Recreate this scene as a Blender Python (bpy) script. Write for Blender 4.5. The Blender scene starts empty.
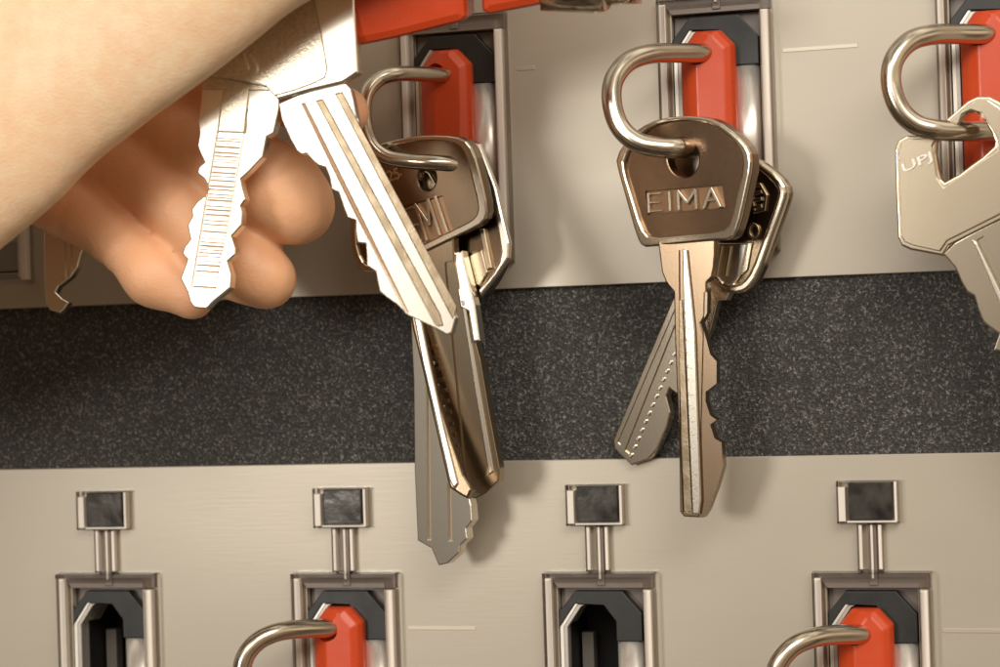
import bpy, bmesh, math, random
import numpy as np
from mathutils import Vector, Matrix
random.seed(4)
C = bpy.context.scene.collection
S = bpy.context.scene
MM = 0.001          # everything below is written in millimetres and scaled to metres at the end
# ------------------------------------------------------------------ camera
YAW, PITCH, ROLL = 0.27801, 0.00946, 0.03160
CAM = Vector((101.772, -306.948, 32.774))
FPX = 2122.0
def rot(yaw, pitch, roll):
    Rz = Matrix.Rotation(yaw, 3, 'Z'); Rx = Matrix.Rotation(pitch, 3, 'X'); Ry = Matrix.Rotation(roll, 3, 'Y')
    return Rz @ Rx @ Ry
RC = rot(YAW, PITCH, ROLL)
cam_d = bpy.data.cameras.new('camera'); cam = bpy.data.objects.new('camera', cam_d); C.objects.link(cam)
cam_d.sensor_width = 36; cam_d.lens = FPX/1000*36
cam_d.clip_start = 0.01; cam_d.clip_end = 20
cam.matrix_world = Matrix.Translation(CAM*MM) @ (RC @ Matrix.Rotation(math.pi/2, 3, 'X')).to_4x4()
cam_d.dof.use_dof = True; cam_d.dof.focus_distance = 0.303; cam_d.dof.aperture_fstop = 30
S.camera = cam
# ------------------------------------------------------------------ light: a lamp to the left, two added fill lamps, a dim warm room
w = bpy.data.worlds.new('World'); S.world = w; w.use_nodes = True
nt = w.node_tree; bg = nt.nodes['Background']
tc = nt.nodes.new('ShaderNodeTexCoord'); sp = nt.nodes.new('ShaderNodeSeparateXYZ')
nt.links.new(tc.outputs['Generated'], sp.inputs[0])
rz = nt.nodes.new('ShaderNodeValToRGB'); mr = nt.nodes.new('ShaderNodeMapRange')
mr.inputs['From Min'].default_value = -1; mr.inputs['From Max'].default_value = 1
nt.links.new(sp.outputs['Z'], mr.inputs['Value']); nt.links.new(mr.outputs[0], rz.inputs[0])
cr = rz.color_ramp
cr.elements[0].position = 0.0; cr.elements[0].color = (0.10, 0.075, 0.05, 1)
cr.elements[1].position = 1.0; cr.elements[1].color = (0.95, 0.86, 0.72, 1)
for p, c in ((0.40, (0.20, 0.14, 0.09, 1)), (0.50, (0.34, 0.25, 0.17, 1)), (0.62, (0.55, 0.45, 0.34, 1)), (0.78, (0.70, 0.62, 0.50, 1))):
    e = cr.elements.new(p); e.color = c
nz = nt.nodes.new('ShaderNodeTexNoise'); nz.inputs['Scale'].default_value = 3.0; nz.inputs['Detail'].default_value = 2
nt.links.new(tc.outputs['Generated'], nz.inputs['Vector'])
mr2 = nt.nodes.new('ShaderNodeMapRange'); mr2.inputs['From Min'].default_value = .35; mr2.inputs['From Max'].default_value = .65
mr2.inputs['To Min'].default_value = .18; mr2.inputs['To Max'].default_value = 2.0
nt.links.new(nz.outputs[0], mr2.inputs['Value'])
mx = nt.nodes.new('ShaderNodeVectorMath'); mx.operation = 'SCALE'
nt.links.new(rz.outputs[0], mx.inputs[0]); nt.links.new(mr2.outputs[0], mx.inputs['Scale'])
nt.links.new(mx.outputs[0], bg.inputs['Color']); bg.inputs['Strength'].default_value = 0.62
mrx = nt.nodes.new('ShaderNodeMapRange'); mrx.inputs['From Min'].default_value = -.6; mrx.inputs['From Max'].default_value = .9
mrx.inputs['To Min'].default_value = .7; mrx.inputs['To Max'].default_value = 1.9; nt.links.new(sp.outputs['X'], mrx.inputs['Value'])
mxx = nt.nodes.new('ShaderNodeVectorMath'); mxx.operation = 'SCALE'; nt.links.new(mx.outputs[0], mxx.inputs[0]); nt.links.new(mrx.outputs[0], mxx.inputs['Scale'])
nt.links.new(mxx.outputs[0], bg.inputs['Color'])
def area(name, loc, target, sx, sy, power, col):
    d = bpy.data.lights.new(name, 'AREA'); d.shape = 'RECTANGLE'; d.size = sx*MM; d.size_y = sy*MM
    d.energy = power; d.color = col
    o = bpy.data.objects.new(name, d); C.objects.link(o); o.location = Vector(loc)*MM
    o.rotation_euler = (Vector(target)-Vector(loc)).to_track_quat('-Z', 'Y').to_euler(); return o
area('lamp_light', (-320, -850, 95), (20, 0, 35), 150, 150, 2.3, (1.0, 0.95, 0.87))
area('fill_light_right', (330, -560, 430), (40, 0, 30), 380, 240, 2.6, (1.0, 0.94, 0.84))  # unseen fill lamp, added to lift the right side
area('fill_light_front', (-60, -760, 330), (-20, 0, 40), 500, 260, 1.5, (1.0, 0.95, 0.87))  # unseen fill lamp, added to brighten the hand from the front
S.view_settings.view_transform = 'Standard'; S.view_settings.look = 'None'
S.view_settings.exposure = 0.0; S.view_settings.gamma = 1
S.render.engine = 'CYCLES'
S.cycles.max_bounces = 12; S.cycles.transmission_bounces = 10; S.cycles.transparent_max_bounces = 12

# ------------------------------------------------------------------ helpers
def ray(px, py): return RC @ Vector(((px-500)/FPX, 1, -(py-333.5)/FPX))
def pt(px, py, out=0.0):
    d = ray(px, py); t = (-out-CAM.y)/d.y; return CAM + d*t
class Plane:
    """a thin object's own plane: through a point, facing n"""
    def __init__(s, px, py, out, yaw=0, pitch=0):   # yaw>0 faces right, pitch>0 faces up (degrees)
        s.o = pt(px, py, out)
        a, b = math.radians(yaw), math.radians(pitch)
        s.n = Vector((math.sin(a)*math.cos(b), -math.cos(a)*math.cos(b), math.sin(b))).normalized()
        s.u = Vector((0, 0, 1)).cross(s.n); s.u = -s.n.cross(Vector((0, 0, 1))).normalized()
        if s.u.x < 0: s.u = -s.u
        s.v = s.n.cross(s.u).normalized()
        if s.v.z < 0: s.v = -s.v
    def d2(s, px, py):
        d = ray(px, py); t = (s.o-CAM).dot(s.n)/d.dot(s.n); p = CAM+d*t-s.o
        return (p.dot(s.u), p.dot(s.v))
    def w(s, x, y, z=0): return s.o + s.u*x + s.v*y + s.n*z
    def mat(s, z=0):
        m = Matrix((s.u, s.v, s.n)).transposed().to_4x4(); m.translation = s.o + s.n*z; return m
def link(name, me, mat=None, parent=None, smooth=False):
    o = bpy.data.objects.new(name, me); C.objects.link(o)
    if mat and not me.materials: me.materials.append(mat)
    if parent:
        me.transform(Matrix.Translation(-parent_loc(parent))); o.parent = parent
    for p in me.polygons: p.use_smooth = smooth
    return o
def parent_loc(p):
    v = Vector(p.location)
    while p.parent: p = p.parent; v += p.location
    return v
def thing(name, label, cat, loc, group=None):
    o = bpy.data.objects.new(name, None); C.objects.link(o); o.location = loc; o.empty_display_size = 0.005
    return tag(o, label, cat, group)
def tag(o, label, cat, group=None):
    o['label'] = label; o['category'] = cat
    if group: o['group'] = group
    return o
def struct(o, label=None):
    o['kind'] = 'structure'
    if label: o['label'] = label
    return o
def curve_mesh(polys, half, bev, res=2):
    """closed 2-D polygons (holes by inclusion) -> solid mesh with rounded edges"""
    cu = bpy.data.curves.new('tmp', 'CURVE'); cu.dimensions = '2D'; cu.fill_mode = 'BOTH'
    for poly in polys:
        sp_ = cu.splines.new('POLY'); sp_.points.add(len(poly)-1); sp_.use_cyclic_u = True
        for i, (x, y) in enumerate(poly): sp_.points[i].co = (x, y, 0, 1)
    bev = min(bev, half*0.95)
    cu.extrude = half-bev; cu.bevel_depth = bev; cu.bevel_resolution = res; cu.offset = -bev
    o = bpy.data.objects.new('tmp', cu); C.objects.link(o)
    dg = bpy.context.evaluated_depsgraph_get(); me = bpy.data.meshes.new_from_object(o.evaluated_get(dg))
    bpy.data.objects.remove(o); bpy.data.curves.remove(cu)
    bm = bmesh.new(); bm.from_mesh(me); bmesh.ops.remove_doubles(bm, verts=bm.verts, dist=1e-4)
    bmesh.ops.recalc_face_normals(bm, faces=bm.faces); bm.to_mesh(me); bm.free()
    me.materials.clear(); return me
def chaikin(poly, n=2, sharp=None):
    for _ in range(n):
        q = []
        for i in range(len(poly)):
            a, b = poly[i], poly[(i+1) % len(poly)]
            q += [(a[0]*.75+b[0]*.25, a[1]*.75+b[1]*.25), (a[0]*.25+b[0]*.75, a[1]*.25+b[1]*.75)]
        poly = q
    return poly
def circ(px, py, rx, ry=None, n=28, rotd=0):
    ry = ry or rx; a = math.radians(rotd); r = []
    for i in range(n):
        t = 2*math.pi*i/n; x, y = rx*math.cos(t), ry*math.sin(t)
        r.append((px+x*math.cos(a)-y*math.sin(a), py+x*math.sin(a)+y*math.cos(a)))
    return r
def slab(pl, polys, t, z=0, bev=0.15, res=2):
    me = curve_mesh([[pl.d2(*p) for p in poly] for poly in polys], t/2, bev, res)
    me.transform(pl.mat(z)); return me
def boolcut(me, cutters, op='DIFFERENCE'):
    o = bpy.data.objects.new('tmpa', me); C.objects.link(o); tmp = []
    for c in cutters:
        oc = bpy.data.objects.new('tmpc', c); C.objects.link(oc); tmp.append(oc)
        md = o.modifiers.new('b', 'BOOLEAN'); md.operation = op; md.object = oc; md.solver = 'EXACT'
    dg = bpy.context.evaluated_depsgraph_get(); dg.update()
    r = bpy.data.meshes.new_from_object(o.evaluated_get(dg))
    for x in tmp+[o]: bpy.data.objects.remove(x)
    r.materials.clear(); return r
def join_me(meshes):
    bm = bmesh.new()
    for m in meshes: bm.from_mesh(m)
    r = bpy.data.meshes.new('m'); bm.to_mesh(r); bm.free(); return r
def text_me(pl, txt, o_px, u_px, v_px, z0, h, bev=0.06):
    """letters mapped on the parallelogram: baseline start, baseline end, top-left"""
    cu = bpy.data.curves.new('t', 'FONT'); cu.body = txt; cu.extrude = 0.5
    cu.offset = 0.012
    o = bpy.data.objects.new('t', cu); C.objects.link(o)
    dg = bpy.context.evaluated_depsgraph_get(); me = bpy.data.meshes.new_from_object(o.evaluated_get(dg)); bpy.data.objects.remove(o)
    xs = [v.co.x for v in me.vertices]; ys = [v.co.y for v in me.vertices]
    O, U, V_ = [Vector(pl.d2(*p)) for p in (o_px, u_px, v_px)]
    for v in me.vertices:
        a = (v.co.x-min(xs))/(max(xs)-min(xs)); b = (v.co.y-min(ys))/(max(ys)-min(ys))
        top = v.co.z > 0
        p = O + (U-O)*a + (V_-O)*b
        v.co = (p.x, p.y, z0 + (h if top else -0.3))
    me.transform(pl.mat()); me.materials.clear(); return me
GLY = {'E': [(0, 0, 0, 1), (0, .03, .62, .03), (0, .5, .52, .5), (0, .97, .62, .97)], 'I': [(.1, 0, .1, 1)],
       'M': [(0, 0, 0, 1), (0, 1, .42, .35), (.42, .35, .84, 1), (.84, 0, .84, 1)], 'A': [(0, 0, .38, 1), (.38, 1, .76, 0), (.16, .36, .60, .36)]}
ADV = {'E': .92, 'I': .52, 'M': 1.2, 'A': .8}
def strokes_me(pl, txt, o_px, u_px, v_px, z, h, wd):
    O, U, V_ = [Vector(pl.d2(*p)) for p in (o_px, u_px, v_px)]; tot = sum(ADV[c] for c in txt); x = 0; out = []
    for c in txt:
        for i, (a, b_, c_, d_) in enumerate(GLY[c]):
            p = O+(U-O)*((x+a)/tot)+(V_-O)*b_; q_ = O+(U-O)*((x+c_)/tot)+(V_-O)*d_
            dr = (q_-p).normalized(); nn = Vector((-dr.y, dr.x))*wd/2; p = p-dr*wd*.25; q_ = q_+dr*wd*.25
            if abs(d_-b_) < .1: nn = nn*.5
            me = curve_mesh([[tuple(p+nn), tuple(p-nn), tuple(q_-nn), tuple(q_+nn)]], h/2, .07, 1); me.transform(pl.mat(z+.012*i)); out.append(me)
        x += ADV[c]
    return join_me(out)
def prism_xz(poly, out0, out1, bev=0):
    """polygon in panel coordinates (X,Z); from out0 to out1 towards the viewer"""
    me = curve_mesh([poly] if not isinstance(poly[0], list) else poly, abs(out1-out0)/2, bev or 0.0001, 1 if bev else 0)
    me.transform(Matrix(((1, 0, 0, 0), (0, 0, -1, -(out0+out1)/2), (0, 1, 0, 0), (0, 0, 0, 1)))); return me
def rect(x0, z0, x1, z1): return [(x0, z0), (x1, z0), (x1, z1), (x0, z1)]
def catmull(pts, n=10):
    P = [pts[0]*2-pts[1]]+pts+[pts[-1]*2-pts[-2]]; r = []
    for i in range(1, len(P)-2):
        for k in range(n):
            t = k/n; a, b, c, d = P[i-1], P[i], P[i+1], P[i+2]
            r.append(0.5*((2*b)+(c-a)*t+(2*a-5*b+4*c-d)*t*t+(3*b-a-3*c+d)*t**3))
    r.append(pts[-1]); return r
def tube(path, r, n=24):
    bm = bmesh.new(); rings = []
    ref = Vector((0.1, 0.9, 0.3)).normalized(); prev = None
    for i, p in enumerate(path):
        t = (path[min(i+1, len(path)-1)]-path[max(i-1, 0)]).normalized()
        a = (prev if prev else ref); a = (a-t*a.dot(t)).normalized(); b = t.cross(a); prev = a
        rr = r*(0.86 if i in (0, len(path)-1) else 1)
        rings.append([bm.verts.new(p+(a*math.cos(2*math.pi*k/n)+b*math.sin(2*math.pi*k/n))*rr) for k in range(n)])
    for A, B in zip(rings, rings[1:]):
        for k in range(n): bm.faces.new((A[k], A[(k+1) % n], B[(k+1) % n], B[k]))
    bm.faces.new(rings[0][::-1]); bm.faces.new(rings[-1])
    bmesh.ops.recalc_face_normals(bm, faces=bm.faces)
    me = bpy.data.meshes.new('tube'); bm.to_mesh(me); bm.free(); return me

# ------------------------------------------------------------------ materials (noise scales are per metre)
def material(name, col, rough=0.5, metal=0.0, trans=0.0, noise=None, bump=None, rn=None, **kw):
    m = bpy.data.materials.new(name); m.use_nodes = True; n = m.node_tree; b = n.nodes['Principled BSDF']
    b.inputs['Base Color'].default_value = (*col, 1); b.inputs['Roughness'].default_value = rough
    b.inputs['Metallic'].default_value = metal; b.inputs['Transmission Weight'].default_value = trans
    for k, v in kw.items(): b.inputs[k.replace('_', ' ')].default_value = v
    t = n.nodes.new('ShaderNodeTexCoord')
    def nx(scale, detail=4, stretch=None):
        q = n.nodes.new('ShaderNodeTexNoise'); q.inputs['Scale'].default_value = scale; q.inputs['Detail'].default_value = detail
        if stretch:
            mp = n.nodes.new('ShaderNodeMapping'); mp.inputs['Scale'].default_value = stretch
            n.links.new(t.outputs['Object'], mp.inputs[0]); n.links.new(mp.outputs[0], q.inputs['Vector'])
        else: n.links.new(t.outputs['Object'], q.inputs['Vector'])
        return q
    if noise:      # (scale, other colour, stretch)
        q = nx(noise[0], 5, noise[2] if len(noise) > 2 else None)
        r = n.nodes.new('ShaderNodeValToRGB'); r.color_ramp.elements[0].position = .35; r.color_ramp.elements[1].position = .65
        r.color_ramp.elements[0].color = (*col, 1); r.color_ramp.elements[1].color = (*noise[1], 1)
        n.links.new(q.outputs[0], r.inputs[0]); n.links.new(r.outputs[0], b.inputs['Base Color'])
    if rn:         # (scale, lo, hi, stretch)
        q = nx(rn[0], 4, rn[3] if len(rn) > 3 else None); r = n.nodes.new('ShaderNodeMapRange')
        r.inputs['From Min'].default_value = .3; r.inputs['From Max'].default_value = .7
        r.inputs['To Min'].default_value = rn[1]; r.inputs['To Max'].default_value = rn[2]
        n.links.new(q.outputs[0], r.inputs['Value']); n.links.new(r.outputs[0], b.inputs['Roughness'])
    if bump:       # (scale, strength, distance_m, stretch)
        q = nx(bump[0], 3, bump[3] if len(bump) > 3 else None); bp = n.nodes.new('ShaderNodeBump')
        bp.inputs['Strength'].default_value = bump[1]; bp.inputs['Distance'].default_value = bump[2]
        n.links.new(q.outputs[0], bp.inputs['Height']); n.links.new(bp.outputs[0], b.inputs['Normal'])
    return m
M = {}
M['panel'] = material('satin_metal_panel', (0.47, 0.423, 0.35), 0.33, 0.25, noise=(26, (0.425, 0.38, 0.313), (.3, 1, 1)), rn=(40, .30, .40, (.3, 1, 1)), bump=(2600, .06, .0001, (.06, 1, 1)))
M['pale_thin'] = material('pale_strip', (0.55, 0.495, 0.405), 0.32, 0.4)
M['nickel'] = material('worn_nickel', (0.70, 0.62, 0.50), 0.2, 1.0, noise=(60, (0.67, 0.59, 0.47)), bump=(3500, .06, .00006))
M['dark_brown'] = material('dark_brown_metal', (0.24, 0.145, 0.085), 0.4, 1.0, bump=(6000, .3, .0001))  # darker brown for letter plates, thin grooves, cut marks and ribs
M['umber'] = material('dark_nickel', (0.27, 0.20, 0.13), 0.22, 1.0, noise=(60, (0.24, 0.175, 0.115)), bump=(8000, .12, .00005))
M['bronze'] = material('tarnished_nickel', (0.47, 0.385, 0.275), 0.2, 1.0, noise=(50, (0.44, 0.355, 0.25)), bump=(3500, .05, .00006))
M['edge_glint'] = material('painted_edge_glint', (0.90, 0.84, 0.78), 0.2, 0.0, bump=(900, .1, .0001))  # pale solid colour standing in for light along clear plastic edges
M['tan'] = material('brown_nickel', (0.36, 0.265, 0.18), 0.24, 1.0, noise=(50, (0.32, 0.23, 0.155)), bump=(3500, .05, .00006))
M['groove_shade'] = material('shaded_groove', (0.38, 0.31, 0.22), 0.32, 1.0, noise=(500, (0.26, 0.20, 0.13)), bump=(3000, .2, .0001))  # groove floors coloured darker to carry the shade inside the cuts
M['grain'] = material('grainy_nickel', (0.30, 0.20, 0.13), 0.2, 1.0, noise=(3000, (0.24, 0.155, 0.10)), bump=(6000, .32, .00006))
M['bright'] = material('bright_nickel', (0.86, 0.81, 0.71), 0.24, 1.0, bump=(2500, .04, .0001))
M['speckle'] = material('speckled_nickel', (0.74, 0.67, 0.55), 0.28, 1.0, noise=(2200, (0.60, 0.53, 0.41)), bump=(3500, .35, .00012))
M['brass'] = material('pale_brass', (0.70, 0.61, 0.47), 0.22, 1.0, noise=(50, (0.67, 0.58, 0.44)), bump=(3500, .05, .00006))
M['wire'] = material('drawn_steel_wire', (0.63, 0.56, 0.46), 0.2, 1.0, noise=(90, (0.58, 0.51, 0.41)), bump=(2500, .06, .00006))
M['red'] = material('red_plastic', (0.60, 0.068, 0.016), 0.28, 0, bump=(700, .06, .0002), noise=(60, (0.56, 0.06, 0.015)), rn=(300, .24, .38))
m = bpy.data.materials.new('clear_plastic'); m.use_nodes = True; n = m.node_tree; b = n.nodes['Principled BSDF']; M['clear'] = m
b.inputs['Base Color'].default_value = (.95, .92, .88, 1); b.inputs['Roughness'].default_value = .05; b.inputs['Transmission Weight'].default_value = 1; b.inputs['IOR'].default_value = 1.45
tr = n.nodes.new('ShaderNodeBsdfTransparent'); tr.inputs[0].default_value = (.995, .985, .97, 1)
gl = n.nodes.new('ShaderNodeBsdfGlossy'); gl.inputs['Roughness'].default_value = .12
lw = n.nodes.new('ShaderNodeFresnel'); lw.inputs[0].default_value = 1.3
m1 = n.nodes.new('ShaderNodeMixShader'); n.links.new(lw.outputs[0], m1.inputs[0]); n.links.new(tr.outputs[0], m1.inputs[1]); n.links.new(gl.outputs[0], m1.inputs[2])
m2 = n.nodes.new('ShaderNodeMixShader'); m2.inputs[0].default_value = .03; n.links.new(m1.outputs[0], m2.inputs[1]); n.links.new(b.outputs[0], m2.inputs[2])
n.links.new(m2.outputs[0], n.nodes['Material Output'].inputs['Surface'])
M['cap'] = material('charcoal_plastic', (0.012, 0.013, 0.012), 0.42, 0, rn=(300, .35, .5), bump=(1500, .1, .0001))
M['chip'] = material('glare_patched_chip', (0.018, 0.017, 0.017), 0.18, 0.2, noise=(260, (0.10, 0.095, 0.09)), bump=(260, .25, .0004))  # paler noise patches are glare put into the chip's colour
M['steel'] = material('dull_sleeve_edge', (0.52, 0.49, 0.45), 0.3, 0.6, bump=(900, .1, .0001))
M['dark'] = material('black_socket', (0.006, 0.005, 0.005), 0.6, 0, bump=(800, .1, .0001))
M['grey'] = material('grey_socket_wall', (0.22, 0.20, 0.18), 0.5, 0.2, bump=(800, .1, .0001))
M['silver'] = material('silver_sleeve', (0.80, 0.76, 0.70), 0.3, 0.7, rn=(300, .22, .4, (1, 1, .2)))
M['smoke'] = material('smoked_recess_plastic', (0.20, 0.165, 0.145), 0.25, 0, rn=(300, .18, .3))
# granular grip strip
m = bpy.data.materials.new('granular_dark_strip'); m.use_nodes = True; n = m.node_tree; b = n.nodes['Principled BSDF']; M['strip'] = m
t = n.nodes.new('ShaderNodeTexCoord')
q = n.nodes.new('ShaderNodeTexNoise'); q.inputs['Scale'].default_value = 2700; q.inputs['Detail'].default_value = 2; q.inputs['Roughness'].default_value = .7
n.links.new(t.outputs['Object'], q.inputs['Vector'])
r = n.nodes.new('ShaderNodeValToRGB'); e = r.color_ramp.elements
e[0].position = .42; e[0].color = (0.024, 0.023, 0.021, 1); e[1].position = .74; e[1].color = (0.32, 0.305, 0.275, 1)
x = r.color_ramp.elements.new(.58); x.color = (0.062, 0.059, 0.054, 1)
n.links.new(q.outputs[0], r.inputs[0]); n.links.new(r.outputs[0], b.inputs['Base Color'])
b.inputs['Roughness'].default_value = .55
bp = n.nodes.new('ShaderNodeBump'); bp.inputs['Strength'].default_value = .9; bp.inputs['Distance'].default_value = .0005
n.links.new(q.outputs[0], bp.inputs['Height']); n.links.new(bp.outputs[0], b.inputs['Normal'])
# skin
m = bpy.data.materials.new('skin'); m.use_nodes = True; n = m.node_tree; b = n.nodes['Principled BSDF']; M['skin'] = m
t = n.nodes.new('ShaderNodeTexCoord')
q = n.nodes.new('ShaderNodeTexNoise'); q.inputs['Scale'].default_value = 70; q.inputs['Detail'].default_value = 5
n.links.new(t.outputs['Object'], q.inputs['Vector'])
r = n.nodes.new('ShaderNodeValToRGB'); e = r.color_ramp.elements
e[0].position = .35; e[0].color = (0.84, 0.64, 0.42, 1); e[1].position = .65; e[1].color = (0.90, 0.71, 0.49, 1)
n.links.new(q.outputs[0], r.inputs[0])
at_ = n.nodes.new('ShaderNodeAttribute'); at_.attribute_name = 'shaded_redness'  # naturally redder fingers, with the thumb's shade also put into their colour
mc = n.nodes.new('ShaderNodeMix'); mc.data_type = 'RGBA'; mc.blend_type = 'MULTIPLY'
mc.inputs['B'].default_value = (0.95, 0.68, 0.57, 1); 
qn = n.nodes.new('ShaderNodeTexNoise'); qn.inputs['Scale'].default_value = 420; qn.inputs['Detail'].default_value = 6; n.links.new(t.outputs['Object'], qn.inputs['Vector'])
mq = n.nodes.new('ShaderNodeMapRange'); mq.inputs['From Min'].default_value = .3; mq.inputs['From Max'].default_value = .7; mq.inputs['To Min'].default_value = .05; mq.inputs['To Max'].default_value = .5
n.links.new(qn.outputs[0], mq.inputs['Value'])
ma = n.nodes.new('ShaderNodeMath'); ma.operation = 'MULTIPLY_ADD'; ma.inputs[1].default_value = .9; n.links.new(at_.outputs['Fac'], ma.inputs[0]); n.links.new(mq.outputs[0], ma.inputs[2])
n.links.new(ma.outputs[0], mc.inputs['Factor']); n.links.new(r.outputs[0], mc.inputs['A'])
n.links.new(mc.outputs['Result'], b.inputs['Base Color'])
b.inputs['Roughness'].default_value = .48; b.inputs['Subsurface Weight'].default_value = .35
b.inputs['Subsurface Radius'].default_value = (1.0, .35, .18); b.inputs['Subsurface Scale'].default_value = .0011
v = n.nodes.new('ShaderNodeTexVoronoi'); v.inputs['Scale'].default_value = 1900
mp = n.nodes.new('ShaderNodeMapping'); mp.inputs['Scale'].default_value = (1, 1, 1.6); mp.inputs['Rotation'].default_value = (0, .6, 0)
n.links.new(t.outputs['Object'], mp.inputs[0]); n.links.new(mp.outputs[0], v.inputs['Vector'])
bp = n.nodes.new('ShaderNodeBump'); bp.inputs['Strength'].default_value = .16; bp.inputs['Distance'].default_value = .0002
n.links.new(v.outputs['Distance'], bp.inputs['Height'])
q2 = n.nodes.new('ShaderNodeTexNoise'); q2.inputs['Scale'].default_value = 260; q2.inputs['Detail'].default_value = 4
mp2 = n.nodes.new('ShaderNodeMapping'); mp2.inputs['Scale'].default_value = (1.0, 1, .25); mp2.inputs['Rotation'].default_value = (0, .7, 0)
n.links.new(t.outputs['Object'], mp2.inputs[0]); n.links.new(mp2.outputs[0], q2.inputs['Vector'])
bp2 = n.nodes.new('ShaderNodeBump'); bp2.inputs['Strength'].default_value = .4; bp2.inputs['Distance'].default_value = .0005
n.links.new(q2.outputs[0], bp2.inputs['Height']); n.links.new(bp.outputs[0], bp2.inputs['Normal']); n.links.new(bp2.outputs[0], b.inputs['Normal'])

# ------------------------------------------------------------------ the cabinet face
SW, SH = 16.9, 37.6
TOP_Z, BOT_Z = 84.0, 0.0
UP = [-80, -40, 0, 40, 80]; LO = [-60, -20, 20, 60]
def panel_mesh(x0, x1, z0, z1, slots, zt):
    holes = [rect(x+1.9, zt-SH+1.9, x+SW-2.1, zt-2.3) for x in slots]
    return prism_xz([rect(x0, z0, x1, z1)]+holes, -1.6, 0, 0.12)
up = link('panel', panel_mesh(-130, 150, 42.48, 130, UP, TOP_Z), M['panel']); struct(up, 'beige satin metal face above the dark strip')
lo = link('panel', panel_mesh(-130, 150, -70, 16.63, LO, BOT_Z), M['panel']); struct(lo, 'beige satin metal face below the dark strip')
st = link('strip', prism_xz(rect(-130, 16.3, 150, 42.8), -3.2, -0.9), M['strip']); struct(st, 'dark granular strip between the two metal faces')
bk = link('back_plate', prism_xz(rect(-130, -70, 150, 130), -16, -14), M['dark']); struct(bk, 'black depth behind the slots')

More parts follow.
